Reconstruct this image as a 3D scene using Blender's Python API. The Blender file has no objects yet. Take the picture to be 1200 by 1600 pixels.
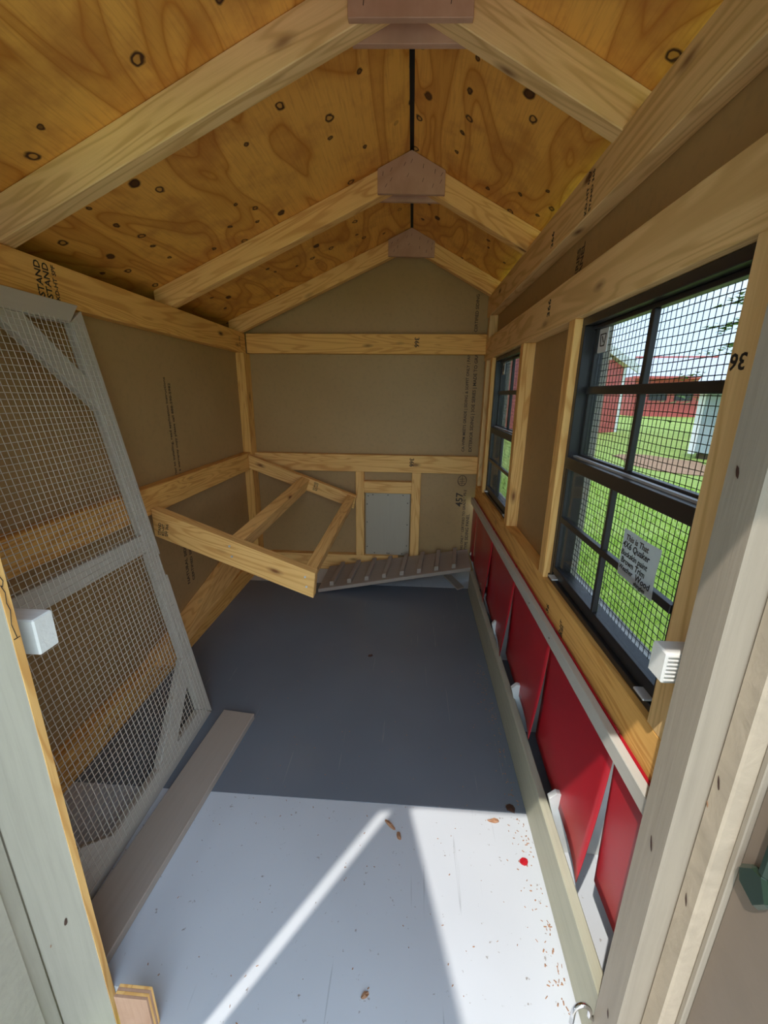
import bpy, bmesh, math, random
from mathutils import Vector, Matrix
random.seed(7)
sc = bpy.context.scene
ZO = 0.935                       # camera height above the coop floor; positions below are measured from camera height

# ------------------------------------------------------------------ camera
cam_d = bpy.data.cameras.new('camera'); cam = bpy.data.objects.new('camera', cam_d)
sc.collection.objects.link(cam); sc.camera = cam
yaw, pit, rol = -0.06175, -0.27851, 0.01202
cy_, sy_, cp_, sp_ = math.cos(yaw), math.sin(yaw), math.cos(pit), math.sin(pit)
fw = Vector((sy_*cp_, cy_*cp_, sp_)); rt = Vector((cy_, -sy_, 0)); up = rt.cross(fw)
rt2 = math.cos(rol)*rt + math.sin(rol)*up; up2 = -math.sin(rol)*rt + math.cos(rol)*up
M = Matrix.Identity(4)
for i in range(3):
    M[i][0] = rt2[i]; M[i][1] = up2[i]; M[i][2] = -fw[i]
M.translation = Vector((0, 0, ZO)); cam.matrix_world = M
cam_d.sensor_fit = 'AUTO'; cam_d.sensor_width = 36; cam_d.lens = 639.86*36/1600
cam_d.clip_start = 0.01; cam_d.clip_end = 300

# ------------------------------------------------------------------ world, sun, exposure
w = bpy.data.worlds.new('world'); sc.world = w; w.use_nodes = True
nt = w.node_tree; nt.nodes.clear()
wo = nt.nodes.new('ShaderNodeOutputWorld'); bg = nt.nodes.new('ShaderNodeBackground')
tc = nt.nodes.new('ShaderNodeTexCoord'); sep = nt.nodes.new('ShaderNodeSeparateXYZ'); rp = nt.nodes.new('ShaderNodeValToRGB')
nz = nt.nodes.new('ShaderNodeTexNoise'); nz.inputs['Scale'].default_value = 2.2; nz.inputs['Detail'].default_value = 5
mixc = nt.nodes.new('ShaderNodeMix'); mixc.data_type = 'RGBA'
cr2 = nt.nodes.new('ShaderNodeValToRGB'); cr2.color_ramp.elements[0].position = .5; cr2.color_ramp.elements[1].position = .75
nt.links.new(tc.outputs['Generated'], sep.inputs[0]); nt.links.new(sep.outputs['Z'], rp.inputs[0])
rp.color_ramp.elements[0].position = 0.0; rp.color_ramp.elements[0].color = (.66, .84, 1.0, 1)
rp.color_ramp.elements[1].position = .9; rp.color_ramp.elements[1].color = (.52, .71, 1.0, 1)
nt.links.new(tc.outputs['Generated'], nz.inputs['Vector']); nt.links.new(nz.outputs['Fac'], cr2.inputs[0])
nt.links.new(cr2.outputs['Color'], mixc.inputs['Factor']); nt.links.new(rp.outputs['Color'], mixc.inputs['A'])
mixc.inputs['B'].default_value = (.93, .96, 1.0, 1)
nt.links.new(mixc.outputs['Result'], bg.inputs['Color']); bg.inputs['Strength'].default_value = 2.05
nt.links.new(bg.outputs[0], wo.inputs['Surface'])
sd = bpy.data.lights.new('sun', 'SUN'); sun = bpy.data.objects.new('sun', sd); sc.collection.objects.link(sun)
sd.energy = 1.85; sd.angle = math.radians(0.6); sd.color = (1.0, .96, .90)
sun.location = (-3, -4, 9)
sun.rotation_euler = Vector((.69, 1.0, -2.1)).to_track_quat('-Z', 'Y').to_euler()
sc.view_settings.view_transform = 'Standard'; sc.view_settings.look = 'None'
sc.view_settings.gamma = 1; sc.view_settings.use_curve_mapping = False
sc.view_settings.exposure = 1.13
sc.cycles.max_bounces = 10; sc.cycles.diffuse_bounces = 7; sc.cycles.transparent_max_bounces = 16

# ------------------------------------------------------------------ materials
def s2l(c):
    return tuple((x/255/12.92 if x/255 <= .04045 else ((x/255+.055)/1.055)**2.4) for x in c)
class NT:
    def __init__(s, name):
        s.m = bpy.data.materials.new(name); s.m.use_nodes = True; s.t = s.m.node_tree
        s.b = s.t.nodes['Principled BSDF']; s.o = s.t.nodes['Material Output']
    def n(s, typ, **kw):
        nd = s.t.nodes.new('ShaderNode'+typ)
        for k, v in kw.items():
            if k in nd.inputs.keys() if hasattr(nd.inputs, 'keys') else False: nd.inputs[k].default_value = v
            else: setattr(nd, k, v)
        return nd
    def l(s, a, b): s.t.links.new(a, b)
    def coords(s, scale=(1, 1, 1), rnd=True, kind='Object'):
        tcn = s.n('TexCoord'); mp = s.n('Mapping'); mp.inputs['Scale'].default_value = scale
        if rnd:
            oi = s.n('ObjectInfo'); ml = s.n('VectorMath', operation='MULTIPLY'); ad = s.n('VectorMath', operation='ADD')
            cmb = s.n('CombineXYZ'); 
            for k in range(3): s.l(oi.outputs['Random'], cmb.inputs[k])
            s.l(cmb.outputs[0], ml.inputs[0]); ml.inputs[1].default_value = (37.1, 11.3, 23.7)
            s.l(tcn.outputs[kind], ad.inputs[0]); s.l(ml.outputs[0], ad.inputs[1]); s.l(ad.outputs[0], mp.inputs['Vector'])
        else: s.l(tcn.outputs[kind], mp.inputs['Vector'])
        return mp.outputs[0]
    def noise(s, vec, scale, detail=4, rough=.5, dist=0.0):
        nd = s.n('TexNoise'); s.l(vec, nd.inputs['Vector'])
        nd.inputs['Scale'].default_value = scale; nd.inputs['Detail'].default_value = detail
        nd.inputs['Roughness'].default_value = rough; nd.inputs['Distortion'].default_value = dist
        return nd.outputs['Fac']
    def ramp(s, fac, stops, interp='LINEAR'):
        r = s.n('ValToRGB'); r.color_ramp.interpolation = interp
        while len(r.color_ramp.elements) < len(stops): r.color_ramp.elements.new(.5)
        for e, (p, c) in zip(r.color_ramp.elements, stops):
            e.position = p; e.color = (*c, 1) if len(c) == 3 else c
        s.l(fac, r.inputs[0]); return r.outputs['Color']
    def math(s, op, a, b=None, clamp=False):
        m = s.n('Math', operation=op); m.use_clamp = clamp
        for i, x in enumerate((a, b)):
            if x is None: continue
            if isinstance(x, (int, float)): m.inputs[i].default_value = x
            else: s.l(x, m.inputs[i])
        return m.outputs[0]
    def mix(s, fac, a, b, bt='MIX'):
        m = s.n('Mix'); m.data_type = 'RGBA'; m.blend_type = bt
        if isinstance(fac, (int, float)): m.inputs['Factor'].default_value = fac
        else: s.l(fac, m.inputs['Factor'])
        for k, x in (('A', a), ('B', b)):
            if isinstance(x, tuple): m.inputs[k].default_value = (*x, 1)
            else: s.l(x, m.inputs[k])
        return m.outputs['Result']
    def bump(s, h, strength=.2, dist=.002):
        b = s.n('Bump'); b.inputs['Strength'].default_value = strength; b.inputs['Distance'].default_value = dist
        s.l(h, b.inputs['Height']); s.l(b.outputs[0], s.b.inputs['Normal'])
    def done(s, col, rough=.6, spec=.4, metal=0):
        if isinstance(col, tuple): s.b.inputs['Base Color'].default_value = (*col, 1)
        else: s.l(col, s.b.inputs['Base Color'])
        if isinstance(rough, (int, float)): s.b.inputs['Roughness'].default_value = rough
        else: s.l(rough, s.b.inputs['Roughness'])
        s.b.inputs['Specular IOR Level'].default_value = spec; s.b.inputs['Metallic'].default_value = metal
        return s.m
BW = lambda a, b=(1, 1, 1): None
k0 = (0, 0, 0); k1 = (1, 1, 1)

def pine(name, base, dark, knot=(.10, .04, .012), rings=26):
    """framing lumber: the grain runs along local x"""
    t = NT(name)
    v = t.coords((1, 1, 1))
    vs = t.n('Mapping'); vs.inputs['Scale'].default_value = (.9, 9, 9); t.l(v, vs.inputs['Vector'])
    broad = t.noise(vs.outputs[0], 1.6, 2, .5, .6)
    sine = t.math('SINE', t.math('MULTIPLY', broad, rings*3.2))
    lines = t.ramp(t.math('MULTIPLY_ADD', sine, .5) if False else t.math('ADD', t.math('MULTIPLY', sine, .5), .5), [(.0, k0), (.6, (.15,)*3), (1, k1)])
    vf = t.n('Mapping'); vf.inputs['Scale'].default_value = (2, 60, 60); t.l(v, vf.inputs['Vector'])
    fine = t.noise(vf.outputs[0], 5, 4, .6)
    col = t.mix(t.math('MULTIPLY', lines, .75), base, dark)
    col = t.mix(t.ramp(fine, [(.35, k0), (.75, (.35,)*3)]), col, dark)
    tone = t.noise(v, 3.0, 2)
    col = t.mix(t.ramp(tone, [(.3, k0), (.75, (.35,)*3)]), col, tuple(min(1, c*1.25) for c in base))
    vo = t.n('TexVoronoi'); vk = t.n('Mapping'); vk.inputs['Scale'].default_value = (5.2, 14, 14); t.l(v, vk.inputs['Vector']); t.l(vk.outputs[0], vo.inputs['Vector'])
    vo.inputs['Scale'].default_value = 1.0
    kn = t.ramp(vo.outputs['Distance'], [(.0, k1), (.07, k1), (.12, (.4,)*3), (.19, k0)])
    sel = t.ramp(vo.outputs['Color'], [(.44, k0), (.52, k1)])
    col = t.mix(t.math('MULTIPLY', kn, sel), col, knot)
    t.bump(t.math('ADD', fine, t.math('MULTIPLY', sine, .15)), .25, .001)
    return t.done(col, .62, .3)
M_pine = pine('pine_lumber', (.79, .44, .125), (.50, .20, .035))
M_pine2 = pine('pine_lumber_pale', (.78, .52, .235), (.52, .30, .10), (.16, .06, .02), 18)
M_pine3 = pine('pine_lumber_fresh', (.82, .49, .17), (.56, .24, .055), (.2, .07, .02), 22)

def plywood(name, c1, c2, c3):
    t = NT(name)
    v = t.coords((1, 1, 1), rnd=False)
    vs = t.n('Mapping'); vs.inputs['Scale'].default_value = (1.5, 5.0, 1); t.l(v, vs.inputs['Vector'])
    a = t.noise(vs.outputs[0], 1.0, 1.6, .45, .7)
    sine = t.math('ADD', t.math('MULTIPLY', t.math('SINE', t.math('MULTIPLY', a, 34)), .5), .5)
    vf = t.n('Mapping'); vf.inputs['Scale'].default_value = (5, 90, 1); t.l(v, vf.inputs['Vector'])
    fine = t.noise(vf.outputs[0], 2, 5, .65)
    blot = t.noise(v, 5.5, 5, .62)
    col = t.mix(t.ramp(sine, [(.05, k0), (.40, (.15,)*3), (.58, (.45,)*3), (.68, (.95,)*3), (.78, (.6,)*3), (1, (.38,)*3)]), c1, c2)
    col = t.mix(t.ramp(blot, [(.48, k0), (.64, (.5,)*3)]), col, c3)
    col = t.mix(t.ramp(fine, [(.48, k0), (.8, (.55,)*3)]), col, c3)
    wob = t.n('TexNoise'); wob.inputs['Scale'].default_value = 38; t.l(v, wob.inputs['Vector'])
    wa = t.n('VectorMath', operation='MULTIPLY_ADD'); t.l(wob.outputs['Color'], wa.inputs[0]); wa.inputs[1].default_value = (.016, .016, 0); t.l(v, wa.inputs[2]); v = wa.outputs[0]
    for sc_, r0, thr, fill in ((6.8, .052, .50, .3), (4.3, .040, .52, .95), (11, .055, .62, .8)):
        vo = t.n('TexVoronoi'); vo.voronoi_dimensions = '2D'; vk = t.n('Mapping'); vk.inputs['Scale'].default_value = (.8, 1, 1); t.l(v, vk.inputs['Vector']); t.l(vk.outputs[0], vo.inputs['Vector'])
        vo.inputs['Scale'].default_value = sc_
        ring = t.ramp(vo.outputs['Distance'], [(0, (fill,)*3), (r0*.6, (fill,)*3), (r0*.8, k1), (r0*1.05, k1), (r0*1.5, k0)])
        sel = t.ramp(vo.outputs['Color'], [(thr, k0), (thr+.02, k1)])
        col = t.mix(t.math('MULTIPLY', ring, sel), col, (.06, .020, .008))
    t.bump(fine, .3, .001)
    return t.done(col, .6, .3)
M_ply = plywood('roof_plywood', (.84, .43, .085), (.54, .20, .025), (.42, .14, .03))
M_gus = plywood('gusset_plywood', (.52, .31, .20), (.42, .23, .135), (.36, .18, .10))

def board_panel():
    t = NT('brown_hardboard'); v = t.coords((1, 1, 1), rnd=False)
    a = t.noise(v, 55, 3, .6); b = t.noise(v, 2.5, 3)
    col = t.mix(t.ramp(b, [(.3, k0), (.7, k1)]), (.365, .222, .088), (.42, .265, .115))
    col = t.mix(t.ramp(a, [(.5, k0), (.8, (.35,)*3)]), col, (.23, .155, .075))
    t.bump(a, .25, .001); return t.done(col, .5, .35)
M_panel = board_panel()

def paint(name, c, var=.12, rough=.5, grain=True, sc_=(2, 40, 40), bs=.25, spec=.4):
    t = NT(name); v = t.coords(sc_ if grain else (12, 12, 12))
    a = t.noise(v, 2.2, 5, .6, .4); b = t.noise(t.coords((1, 1, 1)), 9, 4)
    d = tuple(x*(1-var*1.8) for x in c)
    col = t.mix(t.ramp(a, [(.42, k0), (.75, (.6,)*3)]), c, d)
    col = t.mix(t.ramp(b, [(.5, k0), (.8, (.45,)*3)]), col, tuple(min(1, x*(1+var)) for x in c))
    t.bump(a, bs, .002); return t.done(col, rough, spec)
M_taupe = paint('taupe_paint', (.31, .26, .20))
M_taupe_rough = paint('taupe_paint_rough_sawn', (.42, .34, .25), .2, .7, False, bs=.8)
M_grey = paint('grey_green_paint', (.38, .345, .275))
M_pale = paint('pale_kickboard_paint', (.40, .385, .285), .14)
M_trimgrey = paint('pale_grey_batten', (.50, .475, .42), .05, .45)
M_white = paint('white_paint', (.78, .77, .73), .05, .55, bs=.5)
M_door = paint('screen_door_paint', (.46, .41, .34), .06, .5)
M_plank = paint('floor_plank_paint', (.35, .29, .235), .06, .5)
M_pop = paint('pop_door_grey', (.40, .345, .26), .04, .35)
M_nest = paint('nest_divider_white', (.60, .61, .58), .03, .45, bs=.1)
M_ramp = paint('ramp_taupe', (.34, .27, .21), .08, .5)

def plain(name, c, rough=.5, metal=0, spec=.5, var=.08, sc_=30):
    t = NT(name); v = t.coords((1, 1, 1)); a = t.noise(v, sc_, 4)
    col = t.mix(a, tuple(x*(1-var) for x in c), tuple(min(1, x*(1+var)) for x in c))
    return t.done(col, rough, spec, metal)
M_leafbrown = paint('brown_leaf_panel', (.20, .15, .11), .08, .45, False)
M_black = plain('black_window_frame', (.018, .017, .018), .35)
M_wireB = plain('black_wire', (.015, .015, .018), .4)
M_wireT = plain('painted_wire', (.50, .45, .37), .45)
M_steel = plain('zinc_steel', (.70, .72, .74), .45, .5)
M_chrome = plain('chrome', (.75, .75, .76), .08, 1.0)
M_ink = plain('black_ink', (.02, .014, .01), .7)
M_inkb = plain('brown_ink', (.055, .032, .02), .7)
M_felt = plain('black_felt_paper', (.008, .010, .012), .6)
M_green = plain('dark_green_metal', (.010, .026, .014), .25)
M_paper = plain('note_paper', (.62, .62, .62), .7)
M_leaf = plain('dry_leaf', (.32, .16, .08), .7, var=.4, sc_=60)
M_stap = plain('rusty_staple', (.05, .02, .012), .6)
M_shing = plain('shingle_roof', (.20, .18, .16), .9)

def vinyl():
    t = NT('red_vinyl'); v = t.coords((1, 1, 1)); a = t.noise(v, 7, 4)
    b = t.noise(v, 120, 3)
    col = t.mix(t.ramp(a, [(.35, k0), (.75, k1)]), (.38, .008, .016), (.48, .015, .025))
    col = t.mix(t.ramp(b, [(.72, k0), (.82, (.5,)*3)]), col, (.6, .25, .22))
    t.bump(a, .1, .004); return t.done(col, t.ramp(a, [(.3, (.28,)*3), (.8, (.42,)*3)]), .45)
M_red = vinyl()

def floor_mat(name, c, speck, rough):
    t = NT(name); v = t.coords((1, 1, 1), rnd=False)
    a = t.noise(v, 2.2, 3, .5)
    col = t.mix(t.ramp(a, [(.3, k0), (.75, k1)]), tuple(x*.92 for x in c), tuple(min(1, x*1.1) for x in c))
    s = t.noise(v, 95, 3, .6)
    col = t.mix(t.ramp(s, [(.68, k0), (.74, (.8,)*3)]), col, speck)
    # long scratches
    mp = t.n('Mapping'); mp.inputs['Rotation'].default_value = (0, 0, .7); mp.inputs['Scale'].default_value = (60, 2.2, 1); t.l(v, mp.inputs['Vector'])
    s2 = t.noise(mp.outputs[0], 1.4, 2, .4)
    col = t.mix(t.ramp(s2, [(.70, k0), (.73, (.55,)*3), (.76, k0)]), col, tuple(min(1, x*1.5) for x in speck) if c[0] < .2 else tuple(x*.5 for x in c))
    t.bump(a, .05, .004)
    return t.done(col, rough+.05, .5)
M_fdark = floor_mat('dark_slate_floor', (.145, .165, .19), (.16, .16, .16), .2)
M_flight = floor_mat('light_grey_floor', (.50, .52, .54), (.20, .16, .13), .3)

def grass_mat():
    t = NT('grass'); v = t.coords((1, 1, 1), rnd=False)
    a = t.noise(v, 1.3, 4, .6); b = t.noise(v, 45, 4, .7)
    col = t.mix(t.ramp(a, [(.35, k0), (.7, k1)]), (.34, .50, .08), (.48, .62, .14))
    col = t.mix(t.ramp(b, [(.40, k0), (.72, (.8,)*3)]), col, (.52, .58, .22))
    t.bump(b, .8, .03); return t.done(col, .8, .2)
M_grass = grass_mat()
M_blade = plain('grass_blade', (.42, .60, .11), .55, var=.35, sc_=14)
M_bounce_ground = plain('pale_bounce_ground', (.50, .46, .40), .9, var=.25, sc_=60)  # made-up pale ground outside the door, there to bounce light inside
M_mulch = plain('mulch', (.42, .25, .14), .9, var=.4, sc_=40)
M_barn = plain('barn_red', (.60, .12, .11), .6)
M_wtrim = plain('white_trim', (.88, .88, .88), .5)
M_metal = plain('white_metal_roof', (.72, .73, .76), .35)
M_shgrey = plain('grey_siding', (.36, .42, .44), .6)
M_dk = plain('dark_glass', (.03, .035, .04), .15)
M_leafg = plain('pine_foliage', (.10, .19, .04), .8, var=.4)
M_bark = plain('bark', (.12, .08, .05), .9)
def glass():
    t = NT('window_glass'); t.t.nodes.remove(t.b)
    tr = t.n('BsdfTransparent'); tr.inputs[0].default_value = (.56, .575, .59, 1)
    gl = t.n('BsdfGlossy'); gl.inputs['Roughness'].default_value = .02; gl.inputs['Color'].default_value = (.9, .9, .9, 1)
    lw = t.n('LayerWeight'); lw.inputs[0].default_value = .5; pw = t.math('POWER', lw.outputs['Facing'], 4.5); fr_ = t.math('ADD', t.math('MULTIPLY', pw, .30), .025)
    mx = t.n('MixShader'); t.l(fr_, mx.inputs[0]); t.l(tr.outputs[0], mx.inputs[1]); t.l(gl.outputs[0], mx.inputs[2])
    t.l(mx.outputs[0], t.o.inputs['Surface']); return t.m
M_glass = glass()

# ------------------------------------------------------------------ helpers
C = sc.collection
PINV = {}
def link(o, parent=None):
    C.objects.link(o)
    if parent is not None:
        o.parent = parent
        o.matrix_parent_inverse = PINV.get(parent.name, Matrix.Identity(4))
    return o
def tag(o, label=None, cat=None, group=None, kind=None):
    if label: o['label'] = label
    if cat: o['category'] = cat
    if group: o['group'] = group
    if kind: o['kind'] = kind
    return o
def empty(name, loc, label, cat, group=None):
    o = bpy.data.objects.new(name, None); C.objects.link(o); o.empty_display_size = .05
    loc = Vector((loc[0], loc[1], loc[2]+ZO)); o.location = loc
    PINV[o.name] = Matrix.Translation(-loc)
    return tag(o, label, cat, group)
def setm(o, Mw):
    """world matrix Mw with the parent inverse already cancelling the parent"""
    o.matrix_basis = Mw
    PINV[o.name] = Mw.inverted()
def mesh_obj(name, verts, faces, mat, parent=None, Mw=None, smooth=False):
    me = bpy.data.meshes.new(name); me.from_pydata(verts, [], faces); me.materials.append(mat); me.update()
    if smooth:
        for p in me.polygons: p.use_smooth = True
    o = bpy.data.objects.new(name, me); link(o, parent)
    setm(o, Mw if Mw is not None else Matrix.Identity(4)); return o
BOX_F = [(0,1,3,2), (4,6,7,5), (0,4,5,1), (2,3,7,6), (0,2,6,4), (1,5,7,3)]
def hexa(name, pts, mat, parent=None, bev=.0015):
    """8 corners ordered by bits (x=4,y=2,z=1) in camera-relative z; local x along the longest edge"""
    P = [Vector((p[0], p[1], p[2]+ZO)) for p in pts]
    c = sum(P, Vector())/8
    ax = [(P[4]+P[5]+P[6]+P[7]-P[0]-P[1]-P[2]-P[3])/4, (P[2]+P[3]+P[6]+P[7]-P[0]-P[1]-P[4]-P[5])/4, (P[1]+P[3]+P[5]+P[7]-P[0]-P[2]-P[4]-P[6])/4]
    ax.sort(key=lambda a: -a.length)
    X = ax[0].normalized(); Y = (ax[1]-X*ax[1].dot(X)).normalized(); Z = X.cross(Y)
    R = Matrix((X, Y, Z)).transposed().to_4x4(); R.translation = c
    Ri = R.inverted()
    bm = bmesh.new(); vs = [bm.verts.new(Ri @ p) for p in P]
    for f in BOX_F: bm.faces.new([vs[i] for i in f])
    bmesh.ops.recalc_face_normals(bm, faces=bm.faces)
    if bev: bmesh.ops.bevel(bm, geom=list(bm.edges), offset=bev, segments=1, affect='EDGES')
    me = bpy.data.meshes.new(name); bm.to_mesh(me); bm.free(); me.materials.append(mat)
    o = bpy.data.objects.new(name, me); link(o, parent); setm(o, R); return o
def box(name, x0, x1, y0, y1, z0, z1, mat, parent=None, bev=.0015):
    pts = [(x, y, z) for x in (x0, x1) for y in (y0, y1) for z in (z0, z1)]
    return hexa(name, pts, mat, parent, bev)
def slab(name, quad, thick, mat, parent=None, bev=.0015):
    """quad = 4 corners in order, extruded by vector thick"""
    q = [Vector(p) for p in quad]; t = Vector(thick)
    pts = [None]*8
    for idx, (i) in zip((0, 4, 6, 2), range(4)): pts[idx] = q[i]; pts[idx+1] = q[i]+t
    return hexa(name, pts, mat, parent, bev)
def prism(name, poly, thick, mat, parent=None, bev=.0):
    q = [Vector((p[0], p[1], p[2]+ZO)) for p in poly]; t = Vector(thick); n = len(q)
    c = sum(q, Vector())/n
    vs = [tuple(p-c) for p in q]+[tuple(p-c+t) for p in q]
    fs = [tuple(range(n)), tuple(range(2*n-1, n-1, -1))]+[(i, i+n, (i+1) % n+n, (i+1) % n) for i in range(n)]
    o = mesh_obj(name, vs, fs, mat, parent, Matrix.Translation(c))
    bm = bmesh.new(); bm.from_mesh(o.data); bmesh.ops.recalc_face_normals(bm, faces=bm.faces)
    if bev: bmesh.ops.bevel(bm, geom=list(bm.edges), offset=bev, segments=1, affect='EDGES')
    bm.to_mesh(o.data); bm.free(); return o
class Bars:
    """many thin bars joined in one mesh"""
    def __init__(s): s.v = []; s.f = []
    def bar(s, a, b, r, sides=4):
        a, b = Vector(a), Vector(b); d = (b-a).normalized()
        u = d.cross(Vector((.31, .52, .79))).normalized(); w_ = d.cross(u); n0 = len(s.v)
        for p in (a, b):
            for i in range(sides):
                t = 2*math.pi*(i+.5)/sides
                s.v.append(tuple(p+(u*math.cos(t)+w_*math.sin(t))*r+Vector((0, 0, ZO))))
        for i in range(sides):
            j = (i+1) % sides; s.f.append((n0+i, n0+j, n0+sides+j, n0+sides+i))
        s.f.append(tuple(range(n0+sides-1, n0-1, -1))); s.f.append(tuple(range(n0+sides, n0+2*sides)))
    def build(s, name, mat, parent=None):
        c = Vector(s.v[0]); vs = [tuple(Vector(p)-c) for p in s.v]
        return mesh_obj(name, vs, s.f, mat, parent, Matrix.Translation(c))
def tube(name, pts, r, mat, parent=None, sides=10):
    P = [Vector((p[0], p[1], p[2]+ZO)) for p in pts]; vs = []; fs = []
    for k, p in enumerate(P):
        d = (P[min(k+1, len(P)-1)]-P[max(k-1, 0)]).normalized()
        u = d.cross(Vector((.1, .9, .2))).normalized(); w_ = d.cross(u)
        for i in range(sides):
            t = 2*math.pi*i/sides; vs.append(tuple(p+(u*math.cos(t)+w_*math.sin(t))*r-P[0]))
    for k in range(len(P)-1):
        for i in range(sides):
            j = (i+1) % sides; fs.append((k*sides+i, k*sides+j, (k+1)*sides+j, (k+1)*sides+i))
    fs.append(tuple(range(sides-1, -1, -1))); n = (len(P)-1)*sides; fs.append(tuple(range(n, n+sides)))
    return mesh_obj(name, vs, fs, mat, parent, Matrix.Translation(P[0]), smooth=True)
def text(name, s, origin, right, upv, size, mat, parent=None, spacing=1.0, line=.9, shear=0):
    """flat print: origin = lower left of the first line; right/up = writing directions"""
    cu = bpy.data.curves.new(name, 'FONT'); cu.body = s; cu.size = size; cu.space_character = spacing
    cu.space_line = line; cu.extrude = 0.00015; cu.offset = size*.018; cu.shear = shear
    cu.resolution_u = 2
    tmp = bpy.data.objects.new('tmp', cu); C.objects.link(tmp)
    dg = bpy.context.evaluated_depsgraph_get(); me = bpy.data.meshes.new_from_object(tmp.evaluated_get(dg))
    bpy.data.objects.remove(tmp); me.materials.clear(); me.materials.append(mat)
    o = bpy.data.objects.new(name, me); link(o, parent)
    X = Vector(right).normalized(); Y = Vector(upv); Y = (Y-X*Y.dot(X)).normalized(); Z = X.cross(Y)
    R = Matrix((X, Y, Z)).transposed().to_4x4(); R.translation = Vector((origin[0], origin[1], origin[2]+ZO))
    setm(o, R); return o

# key planes (metres, camera-relative)
XL, XR, YB, FZ = -.81, .341, 2.08, -.935
PL, PR, PB = -.848, .379, 2.118
GZ = -1.2                                     # grass level

# ------------------------------------------------------------------ the room shell
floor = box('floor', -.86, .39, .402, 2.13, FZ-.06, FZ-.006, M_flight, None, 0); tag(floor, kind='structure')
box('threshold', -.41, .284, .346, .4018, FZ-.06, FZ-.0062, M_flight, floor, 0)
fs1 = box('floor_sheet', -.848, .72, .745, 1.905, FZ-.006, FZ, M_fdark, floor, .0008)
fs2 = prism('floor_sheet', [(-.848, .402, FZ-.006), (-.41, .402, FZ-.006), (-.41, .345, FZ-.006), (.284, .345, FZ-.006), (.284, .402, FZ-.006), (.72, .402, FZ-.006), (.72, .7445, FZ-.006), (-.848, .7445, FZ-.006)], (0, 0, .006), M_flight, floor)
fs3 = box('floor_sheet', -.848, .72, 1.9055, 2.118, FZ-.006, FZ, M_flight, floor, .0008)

wl = box('wall_left', PL-.012, PL, .40, PB, FZ-.06, .27, M_panel, None, 0); tag(wl, kind='structure')
box('top_plate', PL, XL, .456, YB, .187, .276, M_pine, wl)
box('rail', PL, XL, .456, 2.04, -.373, -.288, M_pine, wl)
box('bottom_plate', PL, XL, .456, 2.04, FZ, -.850, M_pine, wl)
box('stud', PL, -.806, 2.04, YB+.036, -.846, .187, M_pine, wl)

wb = prism('wall_back', [(PL-.012, PB, FZ-.06), (PR+.012, PB, FZ-.06), (PR+.012, PB, .48), (-.02, PB, .69), (PL-.012, PB, .33)], (0, .012, 0), M_panel); tag(wb, kind='structure')
box('rail', -.806, XR, YB, PB, .188, .276, M_pine, wb)
box('rail', -.806, XR, YB, PB, -.383, -.295, M_pine3, wb)
box('bottom_plate', -.806, -.05, YB, PB, FZ, -.846, M_pine3, wb)
box('stud', -.279, -.235, YB, PB, -.846, -.383, M_pine3, wb)
box('stud', .013, .060, YB, PB, -.846, -.383, M_pine3, wb)
box('cross_piece', -.235, .013, YB+.002, PB, -.495, -.433, M_pine3, wb)

wr = bpy.data.objects.new('wall_right', None)
# right wall panel in pieces round the two window openings
wr = box('wall_right', PR, PR+.012, 1.005, 1.385, -.50, .45, M_panel, None, 0); tag(wr, kind='structure')
box('panel', PR, PR+.012, .40, 1.005, .162, .45, M_panel, wr, 0)
box('panel', PR, PR+.012, 1.385, PB, .162, .45, M_panel, wr, 0)
box('panel', PR, PR+.012, 1.935, PB, -.50, .162, M_panel, wr, 0)
box('panel', PR, PR+.012, .40, .457, -.50, .162, M_panel, wr, 0)
box('top_plate', XR, PR, .456, PB, .350, .437, M_pine2, wr)
box('header', XR, PR, .456, PB, .160, .253, M_pine2, wr)
box('sill', XR, PR, .42, YB, -.524, -.435, M_pine, wr)
for y0, y1, m in ((.457, .494, M_pine2), (.967, 1.005, M_pine3), (1.385, 1.423, M_pine3), (1.897, 1.935, M_pine3)):
    box('stud', XR, PR, y0, y1, -.435, .160, m, wr)
box('post', XR, PR, 2.04, YB, -.435, .160, M_pine2, wr)
box('post', XR, PR, 2.04, YB, .253, .350, M_pine2, wr)

# front wall: jambs, wall sections beside and above the doorway, boxed eave
wf = box('wall_front', -.90, -.52, .395, .407, GZ+.1, .30, M_taupe, None, 0); tag(wf, kind='structure')
box('stud', -.848, -.53, .41, .455, FZ, .187, M_pine2, wf)
jl = box('trim_1', -.553, -.458, .390, .401, GZ, .42, M_grey, None, .0012); tag(jl, kind='structure')
box('raw_edge', -.4583, -.4572, .3905, .4006, GZ, .42, M_pine3, jl, 0)
b = Bars(); pz = [(-.4568, .3935, -.20), (-.4568, .3965, -.208), (-.4568, .3945, -.214), (-.4568, .3925, -.212), (-.4568, .3955, -.222), (-.4568, .394, -.235), (-.4568, .396, -.245), (-.4568, .393, -.262), (-.4568, .3955, -.28)]
for p, q in zip(pz, pz[1:]): b.bar(p, q, .0005)
b.bar((-.4568, .3915, -.281), (-.4568, .399, -.281), .0005)
b.build('pencil_mark', M_ink, jl)
box('side_strip', -.575, -.5535, .366, .390, GZ, .42, M_grey, jl)
jr = box('trim_2', .285, .340, .341, .386, GZ, .42, M_taupe, None, .002); tag(jr, kind='structure')
box('outer_board', .310, .400, .3165, .3405, GZ, .42, M_taupe_rough, jr, .002)
box('rear_board', .342, .379, .345, .418, GZ, .42, M_taupe, jr, .002)
box('outer_strip', .3258, .400, .3100, .3162, GZ, .42, M_taupe, jr, .001)
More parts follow.
